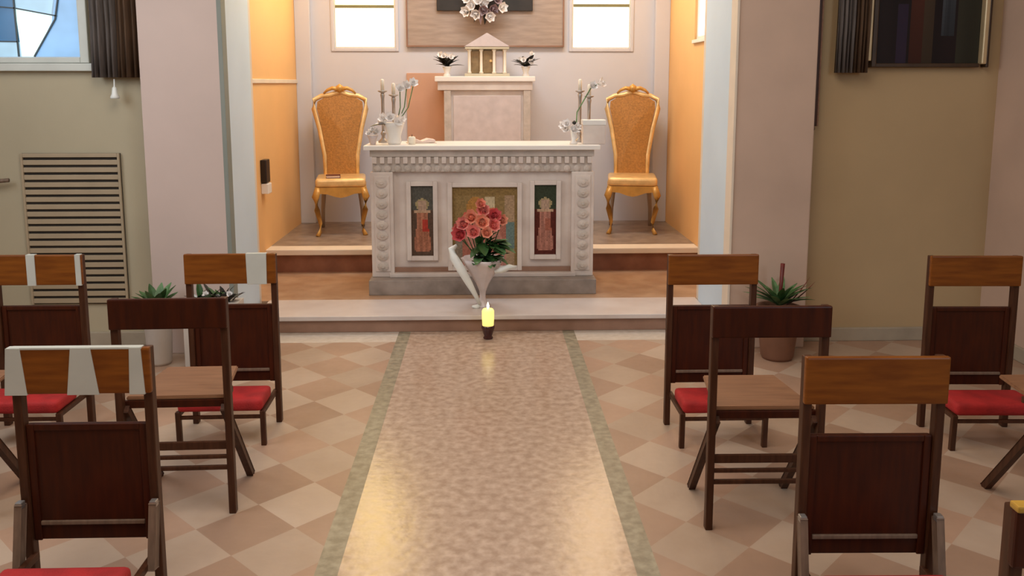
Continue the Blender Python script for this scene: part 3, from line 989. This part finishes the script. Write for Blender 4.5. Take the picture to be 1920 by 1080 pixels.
# candle
cd = thing('candle', (.006, 5.56, 0), 'lit yellow candle in a dark red glass foot on the aisle floor', 'candle')
MB().lathe([(.030, 0), (.034, .008), (.026, .02), (.036, .045), (.044, .075), (.045, .092), (.036, .092)], 0, 0, 0, 24).build('glass_foot', 'dark_glass', cd, True)
MB().lathe([(.038, 0), (.041, .05), (.041, .10), (.034, .112), (.02, .108)], 0, 0, .092, 24).build('wax_body', 'wax_lit', cd, True)
MB().lathe([(.002, 0), (.009, .012), (.008, .024), (.002, .045)], 0, 0, .205, 12).build('flame', 'flame', cd, True)


# ------------------------------------------------------------------ potted plants at the feet of the pilasters
R.seed(44)
t = thing('potted_bromeliad', (1.81, 5.10, 0), 'spiky green potted plant with a dark red spike by the right pilaster', 'plant')
MB().lathe([(.09, 0), (.10, .02), (.13, .29), (.14, .33), (.12, .33), (.10, .27)], 0, 0, 0, 24).build('pot', 'terracotta', t, True)
for k in range(24):
    a = 2.399 * k
    el = .5 + 1.2 * (k / 24)
    leaf_mb((0, 0, .33), (math.cos(a), math.sin(a) * .7, el), R.uniform(.19, .26), .046, -.30).build('leaf', 'leaf_light' if k % 3 else 'leaf', t)
for k in range(2):
    leaf_mb((.04, 0, .33), (1, -.2, .95 - .3 * k), .23, .026, .2).build('leaf', 'bract', t)
MB().tube([(0, 0, .29), (.005, 0, .42), (.012, 0, .60)], [.008, .011, .014], 8).build('flower_spike', 'bract', t, True)
t = thing('potted_plant', (-2.0, 5.10, 0), 'small leafy green plant in a pale pot by the left pilaster', 'plant')
MB().lathe([(.06, 0), (.07, .02), (.085, .34), (.09, .36), (.075, .36), (.07, .32)], 0, 0, 0, 22).build('pot', 'stone_pot', t, True)
for k in range(20):
    a = 2.399 * k
    leaf_mb((math.cos(a) * .02, math.sin(a) * .02, .35), (math.cos(a), math.sin(a) * .8, .6 + 1.6 * k / 20), R.uniform(.11, .18), .055, -.2).build('leaf', 'leaf_light' if k % 2 else 'leaf', t)
t = thing('flower_box', (-1.66, 5.08, 0), 'pale box of blackish foliage and white flowers before the left pilaster', 'planter')
MB().box(-.16, .17, -.07, .07, 0, .40, .008).build('planter_box', 'stone_pot', t)
for k in range(40):
    a = R.uniform(0, 2 * PI)
    x = R.uniform(-.08, .14)
    leaf_mb((x, R.uniform(-.05, .03), .40), (math.cos(a), -.3 + math.sin(a) * .4, .65), R.uniform(.08, .13), .042, -.1).build('leaf', ('leaf_dark', 'leaf_dark', 'leaf')[k % 3], t)
for k in range(4):
    blossom_mb((-.09 + .07 * k, -.05, .43 + .02 * (k % 2)), .024, (0, -1, .5), 2).build('blossom', 'white_petal', t)


# ------------------------------------------------------------------ chairs
def kneeler(loc, rz, label, off=.12, stays=False):
    t = thing('kneeler_chair', loc, label, 'kneeler chair', 'kneeler chairs', rz)
    MB().box(-.222, .222, -.030, -.008, .722, .872, .006).build('top_rail', 'rail_wood', t)
    for s in (-1, 1):
        MB().bar((s * .207, 0, 0), (s * .207, .0, .868), .028, .036, .004).build('post', 'post_wood', t)
    p = MB()
    p.box(-.192, .192, .000, .018, .215, .612, .005)
    pn = p.build('back_panel', 'panel_wood', t)
    q = MB()
    q.box(-.192, -.168, -.007, .002, .215, .612, .003).box(.168, .192, -.007, .002, .215, .612, .003)
    q.box(-.168, .168, -.007, .002, .592, .612, .003)
    q.build('panel_frame', 'panel_wood', pn)
    MB().box(-.168, .168, -.008, .002, .268, .282, .003).build('bead', 'stay_wood', pn)
    y0, y1 = -off, -off - .205
    c = MB()
    c.box(-.196, .196, y1, y0, .172, .222, .020, None, 3)
    for vv in c.bm.verts:
        if vv.co.z > .2:
            vv.co.z += .016 * math.cos(vv.co.x / .2 * 1.2)
    c.build('kneeling_cushion', 'red_fabric', t, True)
    f = MB()
    f.box(-.203, -.183, y1 + .01, .0, .150, .173, .003).box(.183, .203, y1 + .01, .0, .150, .173, .003)
    f.box(-.183, .183, y0 - .02, y0, .150, .172, .003)
    f.build('kneeler_frame', 'post_wood', t)
    for s in (-1, 1):
        MB().bar((s * .196, y1 + .02, 0), (s * .196, y1 + .015, .172), .024, .024, .003).build('kneeler_leg', 'post_wood', t)
        if stays:
            st = MB().bar((s * .213, -.034, .355), (s * .213, -.075, .15), .018, .034, .003).build('side_stay', 'stay_wood', t)
            MB().box(s * .213 - .011, s * .213 + .011, -.050, -.025, .345, .366, .003).build('stay_pin', 'silver', st)
    MB().box(-.186, .186, y1 + .01, y1 + .026, .134, .150, .003).build('stretcher', 'post_wood', t)
    return t


def bands_on(t, xs, edge=True):  # white bands laid round the top rail
    """white bands wrapped round the top rail"""
    for x, wt, wb in xs:
        pts = [(x - wt / 2, .874), (x + wt / 2, .874), (x + wb / 2, .720), (x - wb / 2, .720)]
        o = MB()
        o.prism(pts, -.0335, -.0045, .001)
        b = o.build('white_band', 'stripe', t)
        b['label'] = 'white band round the rail'


kn = [
    ((-1.293, 2.67), 0.0, 'kneeler chair with red cushion and three white bands, front left of the aisle', 'front_left'),
    ((1.195, 2.505), -0.02, 'kneeler chair with plain orange brown rail and big mahogany panel, front right of the aisle', 'plain'),
    ((-1.262, 4.17), 0.02, 'kneeler chair with one white band, nearest the altar left of the aisle', 'one_band'),
    ((1.108, 4.08), 0.0, 'plain kneeler chair nearest the altar right of the aisle, partly behind a wooden chair', 'plain'),
    ((-2.20, 4.17), 0.0, 'kneeler chair with two white bands in front of the slatted wall grille', 'two_bands'),
    ((2.374, 4.01), -0.03, 'plain kneeler chair standing alone under the dark painting', 'plain'),
]
made = [kneeler((*kn[0][0], 0), kn[0][1], kn[0][2], .185, True)]
made.append(kneeler((*kn[1][0], 0), kn[1][1], kn[1][2], .135, True))
base = kneeler((*kn[2][0], 0), kn[2][1], kn[2][2], .10)
made += [base] + [place_copy(base, (*p, 0), rz, lab) for p, rz, lab, b in kn[3:]]
bands_on(made[0], [(-.200, .044, .070), (.010, .062, .100), (.180, .036, .050)])
MB().box(-.21, .20, -.031, -.007, .868, .8755, .002).build('white_edge', 'stripe', made[0])
bands_on(made[2], [(.130, .100, .095)])
bands_on(made[4], [(-.02, .042, .042), (.206, .026, .026)])


def chair(loc, rz, label, top='post_wood'):
    t = thing('wooden_chair', loc, label, 'chair', 'wooden chairs', rz)
    MB().box(-.222, .222, -.030, -.008, .765, .885, .006).build('top_rail', 'panel_wood', t)
    for s in (-1, 1):
        MB().bar((s * .207, 0, 0), (s * .207, 0, .882), .028, .034, .004).build('rear_leg', 'post_wood', t)
        MB().bar((s * .190, .0, .44), (s * .196, .335, 0), .022, .030, .003).build('front_leg', 'post_wood', t)
    st = MB().prism([(-.192, .018), (.192, .018), (.150, .375), (-.150, .375)], .466, .482, .004)
    for vv in st.bm.verts:             # drawn in plan: swap y and z
        vv.co = Vector((vv.co.x, vv.co.z, vv.co.y))
    st.build('seat', 'seat_wood', t)
    MB().box(-.182, .182, .15, .17, .440, .466, .003).build('seat_bearer', 'post_wood', t)
    MB().box(-.205, .205, .012, .03, .436, .466, .003).build('seat_rail', 'panel_wood', t)
    for z, hh in ((.283, .032), (.235, .014), (.190, .016)):
        MB().box(-.194, .194, -.008, .008, z - hh / 2, z + hh / 2, .003).build('rung', 'post_wood', t)
    return t


cb = chair((-1.225, 3.24, 0), 0.03, 'wooden chair with open back left of the aisle, behind the white-banded front kneeler chair')
place_copy(cb, (1.055, 3.06, 0), -.01, 'wooden chair with open back right of the aisle, before the bromeliad plant')
place_copy(cb, (-2.19, 3.22, 0), 0.0, 'wooden chair mostly outside the frame, only a dark front leg at the left edge')
place_copy(cb, (2.31, 3.03, 0), 0.0, 'wooden chair mostly outside the frame, only a slanting front leg at the right edge')
c4 = chair((1.24, 1.535, 0), -.03, 'wooden chair cut off by the lower right corner with a painted golden reflex on its rail edge')
MB().box(-.223, .223, -.034, -.004, .882, .896, .004).build('rail_reflex', 'gold_reflex', c4)  # strip added as the golden reflection along the rail top

# ------------------------------------------------------------------ on the walls
g = thing('vent_grille', (-2.64, 5.5, .30), 'beige slatted radiator grille in the lower left wall', 'grille')
MB().box(-.31, .31, -.012, 0, -.02, .96).build('backing', 'grille_dark', g)
sl = MB()
n = 20
for k in range(n):
    z = .005 + k * .9475 / n
    sl.box(-.295, .295, -.024, -.012, z - .018, z + .013, .003)
sl.box(-.31, -.295, -.026, -.01, -.02, .96, .003).box(.295, .31, -.026, -.01, -.02, .96, .003).box(-.295, .295, -.026, -.01, .935, .96, .003)
sl.build('slats', 'grille_beige', g)
rd = thing('wall_rod', (-3.13, 5.47, 1.08), 'short dark metal rod fixed on the wall left of the grille', 'rod')
MB().tube([(-.15, -.03, -.01), (.12, -.03, .015)], .013, 8).build('rod', 'stay_wood', rd, True)
MB().lathe([(.02, 0), (.02, .012), (.01, .03)], -.10, 0, 0, 12).build('bracket', 'stay_wood', rd, True)


def curtain(name, x0, x1, z0, z1, y, seed, label, flip):
    R.seed(seed)
    t = thing(name, ((x0 + x1) / 2, y, z0), label, 'curtain', 'curtains beside the pilasters')
    hw, h = (x1 - x0) / 2, z1 - z0
    for part, a, b, m in (('curtain_lining', -hw, 0.0, 'curtain_grey'), ('curtain_drape', 0.0, hw, 'curtain_brown')):
        if flip:
            pass
        bm = MB()
        nx = 18
        rows = []
        for j in range(7):
            row = []
            for i in range(nx + 1):
                x = a + (b - a) * i / nx
                yy = -.045 + .028 * math.sin(i * 1.45 + .2 * j) + (.01 * math.sin(i * .7))
                row.append(bm.bm.verts.new((x + .006 * math.sin(j), yy, h * j / 6)))
            rows.append(row)
        for j in range(6):
            for i in range(nx):
                bm.bm.faces.new((rows[j][i], rows[j][i + 1], rows[j + 1][i + 1], rows[j + 1][i]))
        g_ = bmesh.ops.extrude_face_region(bm.bm, geom=bm.bm.faces[:])
        for vv in g_['geom']:
            if isinstance(vv, bmesh.types.BMVert):
                vv.co.y += .012
        bm.build(part, m, t, True)
    return t


curtain('curtain', -2.44, -2.115, 1.735, 3.6, 5.46, 2, 'gathered brown and grey curtain hanging right of the stained glass window', False)
curtain('curtain', 2.20, 2.395, 1.765, 3.6, 5.41, 4, 'gathered brown and grey curtain hanging left of the dark painting', True)
hk = thing('curtain_tassel', (-2.31, 5.46, 1.635), 'pale tassel hanging below the curtain by the stained glass window', 'tassel')
MB().lathe([(.006, .045), (.014, .035), (.018, .0), (.028, -.02), (.025, -.03)], 0, -.035, 0, 12).build('tassel_skirt', 'white_ribbon', hk, True)
MB().tube([(0, -.035, .04), (0, -.03, .09)], .005, 6).build('cord', 'white_ribbon', hk)
bt = thing('hanging_batten', (2.085, 5.40, 1.43), 'narrow dark wooden batten hanging beside the right pilaster', 'batten')
MB().box(-.022, .016, -.02, .02, 0, 2.2, .004).build('batten', 'post_wood', bt)
MB().box(.016, .026, -.016, .016, 0, 2.2, .002).build('lighter_edge', 'seat_wood', bt)
MB().lathe([(.008, -.03), (.016, -.02), (.012, 0)], -.003, 0, 0, 10).build('end_cap', 'stay_wood', bt)

pt = thing('framed_painting', (2.81, 5.45, 1.80), 'large dark oil painting in a gilt edged frame on the right wall', 'painting')


def dim_scene(u, v):
    base_ = Vector((.014, .008, .008))
    n_ = noise.noise(Vector((u * 5, v * 1.3, 3.1)))
    c = base_ * (1 + .6 * n_)
    if .32 < u < .46:
        c = Vector((.075, .022, .012)) * (.6 + .6 * v) * (1 + .4 * n_)
    if .46 < u < .56:
        c = Vector((.060, .038, .022)) * (.7 + .6 * v) * (1 + .4 * n_)
    if .62 < u < .76 and v > .12:
        c = Vector((.075, .085, .10)) * (.3 + 1.2 * v) * (1 + .8 * noise.noise(Vector((u * 14, v * 2, 1))))
    if .78 < u:
        c = Vector((.030, .028, .018)) * (1 + .5 * n_)
    if .2 < u < .3 and v < .25:
        c = Vector((.026, .016, .034))
    return tuple(max(0, x) for x in c)


colour_grid('canvas', pt, -.345, .325, .026, 1.5, -.028, 40, 60, dim_scene, .02, 0, 'painted_gloss')
f = MB()
f.box(-.345, .325, -.045, 0, 0, .026, .005).box(-.345, .325, -.045, 0, 1.5, 1.545, .006)
f.box(-.375, -.345, -.06, 0, 0, 1.545, .006).box(.358, .378, -.06, 0, 0, 1.545, .006)
f.build('frame', 'frame_dark', pt)
f = MB()
f.box(-.40, -.376, -.055, 0, .04, 1.545, .005).box(.325, .358, -.07, 0, .02, 1.545, .008)
f.build('gilt_moulding', 'frame_gold', pt)

bx = thing('wall_dispenser', (-1.845, 7.05, .80), 'small black and white box fixed on the orange chancel wall', 'dispenser')
MB().box(0, .05, -.06, .06, .09, .28, .008).build('black_cover', 'black_plastic', bx)
MB().box(0, .06, -.055, .055, 0, .085, .008).build('white_tray', 'white_paint', bx)
